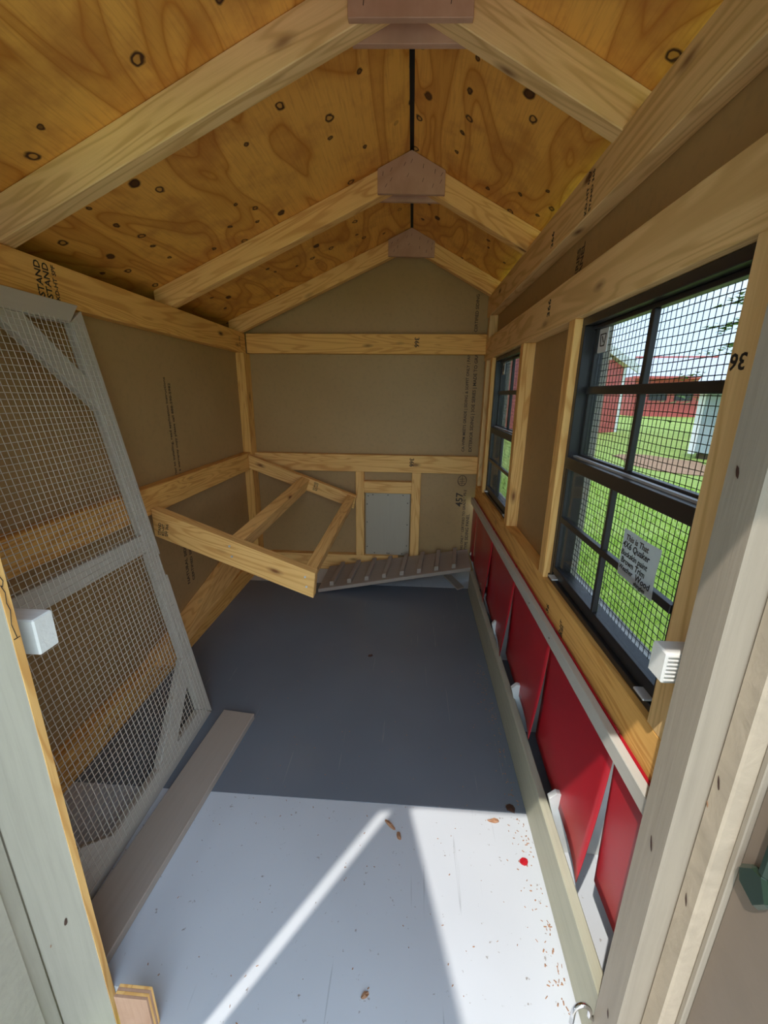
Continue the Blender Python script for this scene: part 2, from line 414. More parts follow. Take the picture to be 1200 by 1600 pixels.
def knot(c, ny, nz, axis, par):
    vs, fs = [(0, 0, 0)], []
    for k in range(10):
        t = 2*math.pi*k/10; r = random.uniform(.8, 1.15); a, b_ = ny*r*math.cos(t), nz*r*math.sin(t)
        a += b_*.3
        vs.append((-.0004, a, b_) if axis == 'x' else (a, -.0004, b_))
    for k in range(10): fs.append((0, k+1, (k+1) % 10+1) if axis == 'y' else (0, (k+1) % 10+1, k+1))
    vs[0] = (-.0006, 0, 0) if axis == 'x' else (0, -.0006, 0)
    mesh_obj('knot', vs, fs, M_stap if nz > .004 else M_leaf, par, Matrix.Translation((c[0], c[1], c[2]+ZO)))
for c, ny, nz, p in (((.2848, .371, -.061), .0022, .0062, jr), ((.2848, .361, -.483), .0020, .0085, jr), ((.2848, .360, -.789), .002, .006, jr), ((.3098, .332, -.36), .0014, .0075, jr), ((.3098, .337, -.393), .0012, .003, jr), ((.3098, .329, -.517), .0014, .007, jr)):
    knot(c, ny, nz, 'x', p)
knot((-.494, .3898, -.764), .0025, .0085, 'y', jl); knot((-.531, .3898, -.824), .001, .0038, 'y', jl)
sof = box('trim_3', -1.0, .55, .082, .42, .45, .47, M_taupe, None, 0); tag(sof, kind='structure')
gab = prism('trim_4', [(-.95, .40, .47), (.50, .40, .47), (.30, .40, .52), (-.02, .40, .69), (-.55, .40, .47)], (0, .03, 0), M_taupe); tag(gab, kind='structure')

# roof
def zl(x): return .695+.434*(x+.02)
def zr(x): return .695-.525*(x+.02)
ce = slab('ceiling', [(-1.05, .05, zl(-1.05)), (-.026, .05, zl(-.026)), (-.026, 2.3, zl(-.026)), (-1.05, 2.3, zl(-1.05))], (0, 0, .012), M_ply, None, 0)
# keep the texture space of the roof plane aligned with the world
tag(ce, kind='structure')
slab('roof_sheet', [(-.014, .05, zr(-.014)), (.60, .05, zr(.60)), (.60, 2.3, zr(.60)), (-.014, 2.3, zr(-.014))], (0, 0, .012), M_ply, ce, 0)
box('ridge_strip', -.034, -.006, .05, 2.3, .702, .712, M_felt, ce, 0)
slab('shingle_layer', [(-1.06, .04, zl(-1.06)+.013), (-.02, .04, .725), (-.02, 2.31, .725), (-1.06, 2.31, zl(-1.06)+.013)], (0, 0, .01), M_shing, ce, 0)
slab('shingle_layer', [(-.02, .04, .725), (.61, .04, zr(.61)+.013), (.61, 2.31, zr(.61)+.013), (-.02, 2.31, .725)], (0, 0, .01), M_shing, ce, 0)
box('fascia', -1.06, -1.045, .05, 2.3, .16, .26, M_taupe, ce, 0)
box('soffit', -1.045, -.861, .05, 2.3, .205, .215, M_taupe, ce, 0)
box('end_block', -1.045, -.861, 2.13, 2.14, .215, .33, M_taupe, ce, 0)
box('end_block', -1.045, -.861, .41, .42, .215, .31, M_taupe, ce, 0)
def rafters(y0, y1, m):
    zt = .0665
    def L(x): return zl(x)-.0715
    def Rr(x): return zr(x)-.0735
    xm = -.02
    pts = [(-.87, y0, L(-.87)), (-.87, y0, zl(-.87)-.001), (-.87, y1, L(-.87)), (-.87, y1, zl(-.87)-.001)]
    pts += [(xm, y0, L(xm)), (xm, y0, zl(xm)-.001), (xm, y1, L(xm)), (xm, y1, zl(xm)-.001)]
    hexa('rafter', pts, m, ce)
    xe = .41
    pts = [(xm, y0, Rr(xm)), (xm, y0, zr(xm)-.001), (xm, y1, Rr(xm)), (xm, y1, zr(xm)-.001)]
    pts += [(xe, y0, Rr(xe)), (xe, y0, zr(xe)-.001), (xe, y1, Rr(xe)), (xe, y1, zr(xe)-.001)]
    hexa('rafter', pts, m, ce)
def gusset(y, th, staples=True, cxx=-.02):
    hw = .101
    g = prism('gusset', [(cxx, y, .693), (cxx-hw, y, .648), (cxx-hw, y, .585), (cxx+hw, y, .579), (cxx+hw, y, .641)], (0, th, 0), M_gus, ce, .0008)
    if staples:
        b = Bars()
        for (dx, z) in ((-.085, .635), (-.06, .645), (-.02, .658), (.0, .665), (.035, .652), (.07, .638), (.09, .630), (-.075, .605), (-.06, .62), (-.01, .630), (.035, .617), (.065, .602), (.088, .612)):
            a = random.uniform(.9, 1.5); s_ = .0055
            b.bar((cxx+dx-s_*math.cos(a), y-.0004, z-s_*math.sin(a)), (cxx+dx+s_*math.cos(a), y-.0004, z+s_*math.sin(a)), .0007)
        s_ = b.build('staples', M_stap, g); tag(s_, kind='stuff')
for y0, m in ((.862, M_pine2), (1.462, M_pine3), (2.042, M_pine3)):
    rafters(y0, y0+.038, m)
    gusset(y0-.0125, .012)
    if y0 < 2: gusset(y0+.0385, .012, False)

# printed marks on lumber and panels
R_, U_ = (0, 0, -1), (1, 0, 0)       # reading downwards on the back wall
text('stamp', '366', (.007, YB-.0004, .262), (0, 0, -1), (1, 0, 0), .030, M_ink, wb)
text('stamp', '366', (.000, YB-.0004, -.307), (0, 0, -1), (1, 0, 0), .030, M_ink, wb)
text('stamp', '457', (.283, PB-.0004, -.565), (0, 0, 1), (-1, 0, 0), .050, M_inkb, wb)
text('printed_line', 'EXTERIOR SIDING ONLY * CERTIFIED TO GRADE * PS-2', (.30, PB-.0004, -.93), (0, 0, 1), (-1, 0, 0), .0185, M_inkb, wb)
text('printed_line', 'MILL 38 3-2 TYPE SIDING PANEL', (.325, PB-.0004, -.93), (0, 0, 1), (-1, 0, 0), .023, M_inkb, wb)
text('printed_line', 'CA-WPM MEETS GRADE | SIDING & SOFFIT ONLY | PANEL EDGE', (.275, PB-.0004, -.275), (0, 0, 1), (-1, 0, 0), .019, M_inkb, wb)
text('printed_line', 'EXTERIOR SIDING | 3OE SERIES | MADE TO GRADE PS', (.312, PB-.0004, -.275), (0, 0, 1), (-1, 0, 0), .022, M_inkb, wb)
text('printed_line', 'CERTIFIED SIDING', (.30, PB-.0004, .29), (0, 0, 1), (-1, 0, 0), .02, M_inkb, wb)
def ring_mark(cx, y, cz, r, parent, mat):
    b = Bars(); n = 22
    for i in range(n):
        a, c = 2*math.pi*i/n, 2*math.pi*(i+1)/n
        b.bar((cx+r*.62*math.cos(a)*1.3, y, cz+r*math.sin(a)), (cx+r*.62*math.cos(c)*1.3, y, cz+r*math.sin(c)), .0016)
    for dz in (-.5, -.17, .17, .5):
        b.bar((cx-r*.55, y, cz+dz*r), (cx+r*.55, y, cz+dz*r), .0012)
    b.bar((cx, y, cz-r*.9), (cx, y, cz+r*.9), .0012)
    b.build('round_grade_mark', mat, parent)
ring_mark(.275, PB-.0004, -.425, .027, wb, M_inkb)
# left wall: the print reads upwards
TU, TL = (0, 0, 1), (0, -1, 0)
text('printed_line', 'prior to installing, read application instructions', (PL+.0005, 1.425, -.30), TU, TL, .0185, M_inkb, wl)
text('printed_line', 'or for a warranty copy please call 888-590-5982', (PL+.0005, 1.452, -.33), TU, TL, .0185, M_inkb, wl)
text('printed_line', 'NATURAL SIDING PANEL', (PL+.0005, 1.42, -.72), TU, TL, .024, M_inkb, wl)
text('printed_line', 'CERTIFIED SIDING ONLY', (PL+.0005, 1.455, -.72), TU, TL, .022, M_inkb, wl)
text('stamp', 'STAND', (XL+.0004, .945, .198), TU, TL, .022, M_ink, wl)
text('stamp', 'STAND', (XL+.0004, .966, .198), TU, TL, .022, M_ink, wl)
text('stamp', 'KD-HT SPF', (XL+.0004, .985, .198), TU, TL, .015, M_ink, wl)
text('stamp', 'KD HT', (XL+.0004, 2.005, .255), (0, 0, -1), (0, 1, 0), .015, M_ink, wl)
# right wall
text('stamp', '366', (XR-.0004, 1.155, .195), (0, 0, 1), (0, 1, 0), .028, M_ink, wr)
text('stamp', '366', (XR-.0004, 1.19, .36), (0, 0, 1), (0, 1, 0), .024, M_ink, wr)
text('stamp', 'KD-HT 017', (XR-.0004, .985, .355), (0, 0, 1), (0, 1, 0), .016, M_ink, wr)
text('stamp', 'STAND 366', (XR-.0004, .965, .355), (0, 0, 1), (0, 1, 0), .014, M_ink, wr)
text('printed_line', 'SERIES\nPANEL', (PR-.0005, 1.10, .26), (0, 0, 1), (0, 1, 0), .026, M_inkb, wr)
text('stamp', '36', (XR-.0004, .468, .046), (0, 1, 0), (0, 0, -1), .024, M_ink, wr)
text('stamp', '36', (XR-.0004, .90, -.50), (0, 0, 1), (0, 1, 0), .022, M_ink, wr)
text('stamp', 'KD-HT', (XR-.0004, .815, -.512), (0, 0, 1), (0, 1, 0), .014, M_ink, wr)
text('stamp', 'SERIES', (XR-.0004, .805, -.512), (0, 0, 1), (0, 1, 0), .013, M_ink, wr)

# ------------------------------------------------------------------ windows
def window(idx, y0, y1):
    zt, zb = .159, -.434
    fx0, fx1 = .356, .400
    wd = .022
    W = box('window_%d' % idx, fx0, fx1, y0, y1, zt-.016, zt, M_black, None, .001); tag(W, kind='structure')
    box('frame_jamb', fx0, fx1, y1-.016, y1, zb, zt-.016, M_black, W, .001)
    box('frame_jamb', fx0, fx1, y0, y0+.016, zb, zt-.016, M_black, W, .001)
    box('frame_sill', fx0-.004, fx1, y0, y1, zb, zb+.012, M_black, W, .001)
    box('frame_sill_step', fx0+.003, fx1, y0+.016, y1-.016, zb+.012, zb+.022, M_black, W, .001)
    a, b_ = y0+.016, y1-.016
    # upper sash (outer)
    ux0, ux1 = .378, .390
    box('sash_rail', ux0-.004, ux1, a, b_, zt-.024, zt-.016, M_black, W, .001)
    box('sash_stile', ux0, ux1, b_-.010, b_, -.13, zt-.024, M_black, W, .001)
    box('sash_stile', ux0, ux1, a, a+.010, -.13, zt-.024, M_black, W, .001)
    box('sash_rail', ux0, ux1, a, b_, -.150, -.122, M_black, W, .001)
    yc = (y0+y1)/2
    box('muntin', .374, .384, yc-.0055, yc+.0055, -.122, zt-.024, M_black, W, .001)
    box('muntin', .372, .384, a+.01, b_-.01, .006, .022, M_black, W, .001)
    g = box('glass_pane', .3840, .3855, a+.005, b_-.005, -.13, zt-.02, M_glass, W, 0)
    # lower sash (inner)
    lx0, lx1 = .357, .370
    box('meeting_rail', lx0-.004, lx1, a, b_, -.155, -.130, M_black, W, .001)
    box('sash_lock_rail', .368, .376, a, b_, -.130, -.126, M_steel, W, 0)
    box('sash_stile', lx0, lx1, b_-.009, b_, -.40, -.155, M_black, W, .001)
    box('sash_stile', lx0, lx1, a, a+.009, -.40, -.155, M_black, W, .001)
    box('sash_rail', lx0, lx1, a, b_, zb+.022, -.396, M_black, W, .001)
    box('muntin', .356, .366, yc-.0045, yc+.0045, -.396, -.155, M_black, W, .001)
    box('muntin', .355, .366, a+.009, b_-.009, -.281, -.268, M_black, W, .001)
    box('glass_pane', .3640, .3652, a+.005, b_-.005, -.40, -.150, M_glass, W, 0)
    # clear vinyl side strip seen between the glass edge and the screen, and the outer trim
    box('outer_trim', .404, .420, y1-.004, y1+.05, zb-.02, zt+.03, M_grey, W, .001)
    box('outer_trim', .404, .420, y0-.05, y0+.004, zb-.02, zt+.03, M_grey, W, .001)
    box('outer_trim', .404, .425, y0-.05, y1+.05, zb-.05, zb+.004, M_trimgrey, W, .001)
    box('outer_trim', .404, .425, y0-.05, y1+.05, zt-.004, zt+.05, M_taupe, W, .001)
    for yy in (b_-.006, a+.034):
        box('tilt_latch', .345, .362, yy-.028, yy, -.4205, -.4165, M_steel, W, .001)
    # half inch hardware cloth outside the glass
    b = Bars(); xs = .4025
    n = int((y1-y0-.01)/.0127)
    for i in range(n+1):
        y = y0+.006+i*.0127
        prev = None
        for k in range(7):
            z = zb+.006+(zt-zb-.012)*k/6; p = (xs+.0008*math.sin(k*2+i), y+.0012*math.sin(k*1.7+i*.6), z)
            if prev: b.bar(prev, p, .00075)
            prev = p
    m = int((zt-zb)/.0127)
    for i in range(m+1):
        z = zb+.006+i*.0127
        if z > zt: break
        prev = None
        for k in range(6):
            p = (xs, y0+.002+(y1-y0-.004)*k/5, z+.0012*math.sin(k*1.9+i*.5))
            if prev: b.bar(prev, p, .00075)
            prev = p
    o = b.build('wire_screen', M_wireB, W); tag(o, kind='stuff')
    # maker's sticker on the glass, a generic keystone-like mark in a frame
    s = box('glass_sticker', .3825, .3838, b_-.052, b_-.012, .088, .134, M_paper, W, 0)
    k_ = Bars(); yy = b_-.032; xx = .3822
    for p, q in (((-.012, .010), (.012, .010)), ((-.012, .010), (-.008, -.012)), ((.012, .010), (.008, -.012)), ((-.008, -.012), (.008, -.012)), ((-.004, .006), (.004, -.006))):
        k_.bar((xx, yy-p[0], .113+p[1]), (xx, yy-q[0], .113+q[1]), .0011)
    k_.build('sticker_mark', M_ink, s)
    return W
W1 = window(1, .494, .966)
W2 = window(2, 1.424, 1.896)

# handwritten note taped inside the lower sash
note = mesh_obj('paper_note', [], [], M_paper)
bm = bmesh.new(); nx, nz_ = 8, 8; grid = []
for i in range(nx+1):
    row = []
    for j in range(nz_+1):
        y = .659-.101*i/nx; z = -.204-.079*j/nz_
        x = .3535+.0012*math.sin(i*.9)*math.cos(j*.7)
        row.append(bm.verts.new((x-.3535, y-.608, z+.243)))
    grid.append(row)
for i in range(nx):
    for j in range(nz_): bm.faces.new((grid[i][j], grid[i+1][j], grid[i+1][j+1], grid[i][j+1]))
ext = bmesh.ops.solidify(bm, geom=list(bm.faces), thickness=.0003)
bm.to_mesh(note.data); bm.free(); setm(note, Matrix.Translation((.3535, .608, -.243+ZO)))
tag(note, 'small white handwritten paper note taped to the lower pane of the big window', 'note')
NR, NU = (0, -1, .0), (0, 0, 1)
for s_, y, z, sz, m in (('This is That', .648, -.219, .0135, M_inkb), ('4X6 Quaker', .654, -.232, .0150, M_ink), ('Buckskin paint', .655, -.2455, .0130, M_ink), ('Brown Trim', .652, -.2585, .0140, M_ink), ('Weather', .655, -.270, .0115, M_ink), ('Wood', .605, -.271, .0150, M_ink), ('shingles', .606, -.280, .0100, M_ink)):
    text('handwriting', s_, (.3518, y, z), NR, NU, sz, m, note, shear=.15)

# ------------------------------------------------------------------ screen door leaning on the left wall
u = Vector((-.172, 0, .985)).normalized(); nrm = Vector((u.z, 0, -u.x)).normalized()
P0 = Vector((-.581, 0, FZ))
def dp(y, v, w=0): p = P0+u*v+nrm*w; return (p.x, y, p.z)
sdr = empty('screen_door', (-.70, .73, FZ), 'tall taupe wire screen door leaning against the left wall', 'screen door')
def dboard(name, quad, w0=-.020, w1=0, mat=M_door, par=sdr):
    q = [dp(y, v, w1) for (y, v) in quad]
    return slab(name, q, nrm*(w0-w1), mat, par)
YF, YN = 1.0, .462
dboard('stile', [(YF-.045, .520), (YF, .520), (YF, 1.132), (YF-.045, 1.10)])
dboard('stile', [(YF-.045, .049), (YF-.045, .458), (YF+.002, .458), (YF+.002, .0)])
dboard('stile', [(YF-.045, .458), (YF-.006, .458), (YF-.006, .520), (YF-.045, .520)])
dboard('stile', [(YN, .0), (YN+.045, .045), (YN+.045, 1.10), (YN, 1.145)])
dboard('top_rail', [(YN+.045, 1.10), (YF-.045, 1.10), (YF-.004, 1.143), (YN, 1.145)])
dboard('bottom_rail', [(YN, .0), (YF, .0), (YF-.045, .048), (YN+.045, .048)])
dboard('middle_rail', [(YN+.045, .550), (YF-.045, .543), (YF-.045, .590), (YN+.045, .597)])
def brace(p, q, r, s_): dboard('corner_brace', [p, q, r, s_], -.019, -.001)
brace((YF-.045, .975), (YF-.045, .905), (.765, 1.10), (.838, 1.10))
brace((YN+.045, .983), (YN+.045, .925), (YN+.18, 1.10), (YN+.12, 1.10)) if False else None
brace((YF-.045, .160), (YF-.045, .225), (.755, .048), (.835, .048))
brace((YN+.045, .128), (.592, .048), (.575, .048), (YN+.045, .110)) if False else brace((.508, .048), (.60, .048), (.508, .128), (.507, .127))
b = Bars()
v0, v1, ya, yb = .018, 1.105, YN+.012, YF-.014
n = int((yb-ya)/.0127)
for i in range(n+1):
    y = yb-i*.0127; prev = None
    for k in range(13):
        v_ = v0+(v1-v0)*k/12; p = dp(y+.0009*math.sin(k*1.3+i*.4), v_, .0015+.0008*math.sin(k+i*.3))
        if prev: b.bar(prev, p, .00078)
        prev = p
n = int((v1-v0)/.0127)
for i in range(n+1):
    v_ = v0+i*.0127; prev = None
    jit = random.uniform(0, .006)
    for k in range(9):
        y = ya+(yb+jit-ya)*k/8; p = dp(y, v_+.0011*math.sin(k*1.1+i*.5), .0018)
        if prev: b.bar(prev, p, .00078)
        prev = p
o = b.build('wire_mesh', M_wireT, sdr); tag(o, kind='stuff')

# plank on the floor beside it
pk = slab('plank', [(-.578, .405, FZ+.019), (-.487, .405, FZ+.019), (-.440, .980, FZ+.019), (-.537, .990, FZ+.019)], (0, 0, -.0185), M_plank, None, .0015)
tag(pk, 'long taupe painted plank lying on the floor beside the screen door', 'plank')

# board lying along the bottom plate
bl = slab('loose_board', [(-.846, 1.74, -.722), (-.822, 1.865, -.838), (-.766, 1.12, -.868), (-.847, 1.08, -.848)], (-.012, 0, -.010), M_pine3, None, .001)
tag(bl, 'flat pine board propped along the foot of the left wall under the roost', 'board')

# ------------------------------------------------------------------ roost: a tilted frame of pine lumber
ro = empty('roost_frame', (-.55, 1.62, -.48), 'tilted pine roost frame fixed to the left wall, sloping to the floor side', 'roost')
def xboard(name, xa, za, xb, zb, y0, y1, h, m, cut=0):
    s_ = Vector((xb-xa, 0, zb-za)).normalized(); dn = Vector((s_.z, 0, -s_.x))*h
    if dn.z > 0: dn = -dn
    pts = []
    for (x, z, k) in ((xa, za, 0), (xb, zb, 1)):
        for y in (y0, y1):
            e = Vector((0, 0, -h*1.06)) if not k else dn*(1-cut)+Vector((0, 0, -h*1.06))*cut
            pts += [(x+e.x, y, z+e.z), (x, y, z)]
    return hexa(name, pts, m, ro)
xboard('front_board', -.808, -.352, -.292, -.553, 1.190, 1.228, .086, M_pine3, .7)
xboard('rear_board', -.808, -.297, -.268, -.496, 2.00, 2.038, .0640, M_pine3, .5)
def yboard(name, x0a, x1a, ya, x0b, x1b, yb, za, zb, h, m, sl=.37):
    pts = []
    for (xx, dz) in ((0, 0), (1, 1)):
        for (xa_, xb_, y, z) in ((x0a, x1a, ya, za), (x0b, x1b, yb, zb)):
            x = (xa_, xb_)[xx]; zt_ = z-(x-x0a if y == ya else x-x0b)*sl
            pts += [(x-h*.33, y, zt_-h*.93), (x, y, zt_)]
    return hexa(name, pts, m, ro)
yboard('cross_member', -.574, -.536, 1.2285, -.540, -.500, 1.9995, -.452+.004, -.399, .066, M_pine3)
yboard('end_board', -.331, -.296, 1.2285, -.308, -.270, 1.9995, -.540, -.484, .080, M_pine3)
b = Bars()
for (x, dz) in ((-.565, .022), (-.560, .055), (-.325, .025), (-.322, .058)):
    z = -.352-.39*(x+.808)-dz
    b.bar((x, 1.1898, z), (x, 1.187, z), .0035, 8)
tag(b.build('nail_heads', M_steel, ro), kind='stuff')
text('stamp', 'STAND\nKD-HT\nSPF 366', (-.788, 1.1896, -.440), (.18, 0, 1), (-1, 0, .18), .013, M_ink, ro)
text('stamp', 'STAND\nKD-HT', (-.478, 1.9996, -.470), (.25, 0, 1), (-1, 0, .25), .014, M_ink, ro)

# ------------------------------------------------------------------ pop door and ramp
pd = box('pop_door', -.228, .008, 2.100, 2.108, -.846, -.498, M_pop, None, .0015)
tag(pd, 'grey rectangular pop door panel with screws between two pine studs in back wall', 'door')
b_ = None
for (x, z) in ((-.215, -.515), (-.19, -.508), (-.11, -.508), (-.03, -.508), (-.005, -.55), (-.22, -.56), (-.22, -.66), (-.005, -.67), (-.22, -.80), (-.005, -.79), (-.18, -.836), (-.11, -.836), (-.10, -.836), (-.03, -.836)):
    bb = Bars(); bb.bar((x, 2.1, z), (x, 2.0985, z), .0028, 8); bb.build('screw', M_ink, pd)

rm = empty('ramp', (-.05, 1.95, FZ), 'taupe chicken ramp with eight cleats propped against the back wall', 'ramp')
NL, NR_, FR, FL = Vector((-.430, 1.795, -.916)), Vector((.312, 1.873, -.806)), Vector((.322, 2.076, -.787)), Vector((-.418, 2.035, -.897))
slab('deck', [NL, NR_, FR, FL], (0, 0, -.018), M_ramp, rm)
for k in range(8):
    t = .085+k*.116
    lo = NL.lerp(NR_, t); hi = FL.lerp(FR, t+.02)
    d = (hi-lo); a = lo+d*.06; c = lo+d*.93
    ux = (NR_-NL).normalized()*.0105; off = Vector((-.001*k, 0, .001))
    a += off; c += off
    slab('cleat', [a-ux, a+ux, c+ux, c-ux], (0, 0, .023), M_ramp, rm)
lst = slab('wood_strip', [(.196, 2.04, -.925), (.241, 2.043, -.925), (.292, 1.905, -.925), (.255, 1.878, -.925)], (0, 0, -.009), M_ramp, None)
tag(lst, 'short taupe wood strip on the floor under the raised end of the ramp', 'wood strip')

# ------------------------------------------------------------------ nest boxes, curtain, battens on the right
kb = slab('kick_board', [(.291, .390, -.822), (.309, .390, -.822), (.327, 1.87, -.822), (.307, 1.87, -.822)], (-.001, 0, -.112), M_pale, None, .002)
tag(kb, 'long pale kick board standing on edge in front of the nest boxes', 'board')
bt = box('batten', .320, .3345, .425, 2.072, -.531, -.502, M_trimgrey, None, .0012)
tag(bt, 'thin pale grey batten nailed along the top of the red curtain', 'batten')
b = Bars()
for y in (.82, .98, 1.36, 1.75):
    b.bar((.320, y, -.515), (.3195, y, -.515), .0022, 6)
tag(b.build('nail_heads', M_stap, bt), kind='stuff')

nb = empty('nest_box', (.53, 1.25, FZ), 'row of white nest boxes behind the red curtain on the right', 'nest box')
box('back_panel', .716, .728, .40, PB, FZ-.05, -.75, M_panel, nb, 0)
slab('lid', [(PR+.013, .38, -.57), (.735, .38, -.74), (.735, 2.13, -.74), (PR+.013, 2.13, -.57)], (0, 0, .012), M_shing, nb, 0)
box('end_panel', PR-.02, .716, .425, .437, FZ, -.76, M_panel, nb, 0)
box('end_panel', PR-.02, .716, 2.106, 2.118, FZ, -.76, M_panel, nb, 0)
for y in (.665, .992, 1.328, 1.652, 2.003):
    e = .020 if y > 1.5 else (.008 if y > 1.2 else .0)
    prism('divider', [(.352+e, y, FZ), (.716, y, FZ), (.716, y, -.745), (.385, y, -.60), (.352, y, -.755), (.347, y, -.825), (.3335, y, -.825), (.331, y, -.779), (.318+e*.5, y, -.776), (.304+e, y, -.790), (.338+e, y, FZ+.02)], (0, .012, 0), M_nest, nb, .0008)

cu = empty('nest_curtain', (.338, 1.25, -.52), 'red vinyl strip curtain hanging under the windows over the nest boxes', 'curtain')
def flap(yf, yn, zb_, curl, bow=.004, yfb=None):
    """one vinyl strip: far edge yf, near edge yn; the near bottom corner curls into the room"""
    nu, nv = 16, 14; vs, fs = [], []
    for j in range(nv+1):
        t = j/nv
        for i in range(nu+1):
            s_ = i/nu
            ytop = yf+(yn-yf)*s_
            y = ytop+(0 if yfb is None else (yfb-yf)*t*(1-s_))
            x = .3372-bow*math.sin(math.pi*s_)*t-curl*(s_**5)*(t**1.6)-.003*t
            y += -.012*(s_**6)*t*(1 if curl > .01 else 0)
            z = -.499+(zb_+.499)*t+curl*.15*(s_**5)*t
            vs.append((x, y, z+ZO))
    for j in range(nv):
        for i in range(nu):
            a = j*(nu+1)+i; fs.append((a, a+1, a+nu+2, a+nu+1))
    o = mesh_obj('flap', vs, fs, M_red, cu, None, True)
    bm = bmesh.new(); bm.from_mesh(o.data); bmesh.ops.solidify(bm, geom=list(bm.faces), thickness=.0012); bm.to_mesh(o.data); bm.free()
    return o
flap(2.072, 1.956, -.812, .0)
flap(1.952, 1.540, -.812, .022, .006, 1.93)
flap(1.538, 1.182, -.815, .026, .006, 1.575)
flap(1.179, .846, -.812, .024, .006, 1.193)
flap(.842, .541, -.815, .024, .006, .855)
flap(.5385, .425, -.790, .0, .0, .520)

# door stop blocks, plywood offcut, hook
sb = hexa('door_stop_block', [(x, y, z) for x in (-.53, -.462) for y in (.4225, .452) for z in (-.325, -.275)], M_white, None, .002)
tag(sb, 'white painted wooden stop block behind the left door jamb', 'block')
sb.data.materials[0] = M_white
sb2 = box('door_stop_block', .297, .340, .4215, .450, -.318, -.278, M_white, None, .002)
tag(sb2, 'white ribbed wooden stop block behind the right door post by the window', 'block')
gr = [box('rib', .299, .339, .4202, .4218, -.314+i*.0052, -.3115+i*.0052, M_white, sb2, .0006) for i in range(7)]
oc = empty('plywood_offcut', (-.43, .38, FZ), 'small yellow plywood offcut at the foot of the left door jamb', 'offcut')
for k in range(4):
    m = (M_pine3, M_gus, M_pine3, M_gus)[k]
    box('ply_layer', -.410, -.360, .3700-.0037*(k+1), .3700-.0037*k-.0002, FZ, -.852, m, oc, .0003)
pts = []
for i in range(17):
    a = math.pi*(1.08-1.15*i/16)
    pts.append((.2675+.0115*math.cos(a), .384, -.846+.018*math.sin(a)-(.02 if i == 0 else 0)))
hk = tube('hook', pts+[(.2855, .384, -.856)], .0032, M_chrome)
tag(hk, 'small chrome hook screwed into the right door post near the floor', 'hook')

# ------------------------------------------------------------------ open door leaves, plus an added unseen panel that shades the floor
d1 = slab('door_1', [(.331, .309, GZ+.12), (.345, -.12, GZ+.12), (.345, -.12, .44), (.331, .309, .44)], (.016, 0, 0), M_leafbrown, None, 0); tag(d1, kind='structure')
def rod(name, a, c, r, m, par): b = Bars(); b.bar(a, c, r, 12); o = b.build(name, m, par); return o
hd = prism('handle', [(.3305, .3055, -.426), (.3305, .301, -.440), (.3305, .280, -.446), (.3305, .270, -.428), (.3305, .281, -.406), (.3305, .294, -.410)], (-.008, 0, 0), M_green, d1, .003)
box('handle_stem', .3225, .3305, .279, .289, -.41, -.335, M_green, d1, .003)
d2 = prism('door_2', [(-.549, .365, GZ+.12), (-.549, -.003, GZ+.12), (-.549, -.003, .66), (-.549, .07, .66), (-.549, .07, .44), (-.549, .365, .44)], (-.018, 0, 0), M_grey); tag(d2, kind='structure')  # taller front corner is added out of view to block a sun patch
slab('added_shade_panel', [(-.522, .0, GZ+.12), (-.38, -.58, GZ+.12), (-.38, -.58, .66), (-.522, .0, .66)], (.016, .004, 0), M_grey, d2, 0)  # added unseen panel, placed to cast the wedge of shade and the light streak

# ------------------------------------------------------------------ litter on the floor
def chip(x, y, z, l, wd_, a, m, name, label):
    vs, fs = [], []; n = 9
    for k in range(n):
        t = 2*math.pi*k/n; r = random.uniform(.7, 1.1)
        vs.append((l*r*math.cos(t), wd_*r*math.sin(t), random.uniform(.0006, .004)))
    vs.append((0, 0, .0035)); vs += [(v[0], v[1], 0) for v in vs[:n]]
    for k in range(n):
        j = (k+1) % n; fs.append((k, j, n)); fs.append((j, k, n+1+k, n+1+j))
    fs.append(tuple(range(2*n, n, -1)))
    o = mesh_obj(name, vs, fs, m, None, Matrix.Translation((x, y, z+ZO)) @ Matrix.Rotation(a, 4, 'Z'))
    return tag(o, label, 'leaf litter', 'litter on the coop floor')
chip(.215, .722, FZ, .014, .005, .1, M_leaf, 'dried_leaf', 'reddish dried leaf on the sunlit floor edge near the kick board')
chip(-.020, .695, FZ, .016, .005, -.7, M_leaf, 'dried_leaf', 'long brown dried leaf at the tip of the diagonal light streak')
chip(.000, .672, FZ, .005, .010, .2, M_leaf, 'dried_leaf', 'small upright brown leaf scrap beside the tip of the light streak')
chip(.262, .640, FZ, .010, .008, .5, M_red, 'litter_scrap', 'red and black scrap on the sunlit floor beside the kick board')
chip(.262, .755, FZ, .010, .012, .9, M_stap, 'litter_scrap', 'dark crumpled leaf clump where dark floor meets the kick board')
chip(-.125, 1.315, FZ, .010, .006, .3, M_stap, 'litter_scrap', 'black speck of dropping in the middle of the dark floor')
chip(-.048, .42, FZ, .008, .004, .6, M_leaf, 'wood_chip', 'orange wood chip on the shaded floor at the bottom edge')
vs, fs = [], []
def bit(x, y, l, a, r):
    n0 = len(vs); c, s_ = math.cos(a)*l, math.sin(a)*l; c2, s2 = -math.sin(a)*r, math.cos(a)*r
    for (p, q) in ((-1, -1), (1, -1), (1, 1), (-1, 1)): vs.append((x+p*c+q*c2, y+p*s_+q*s2, .0004))
    vs.append((x, y, .0016))
    for i in range(4): fs.append((n0+i, n0+(i+1) % 4, n0+4))
for i in range(240):
    x = random.uniform(-.44, .28); y = random.uniform(.37, 1.85)
    bit(x, y, random.uniform(.0006, .0022), random.uniform(0, 3.1), random.uniform(.0004, .0009))
for i in range(200):
    x = .285-abs(random.gauss(0, .022)); y = random.uniform(.42, 1.3)
    bit(x, y, random.uniform(.0008, .003), random.uniform(0, 3.1), random.uniform(.0005, .0012))
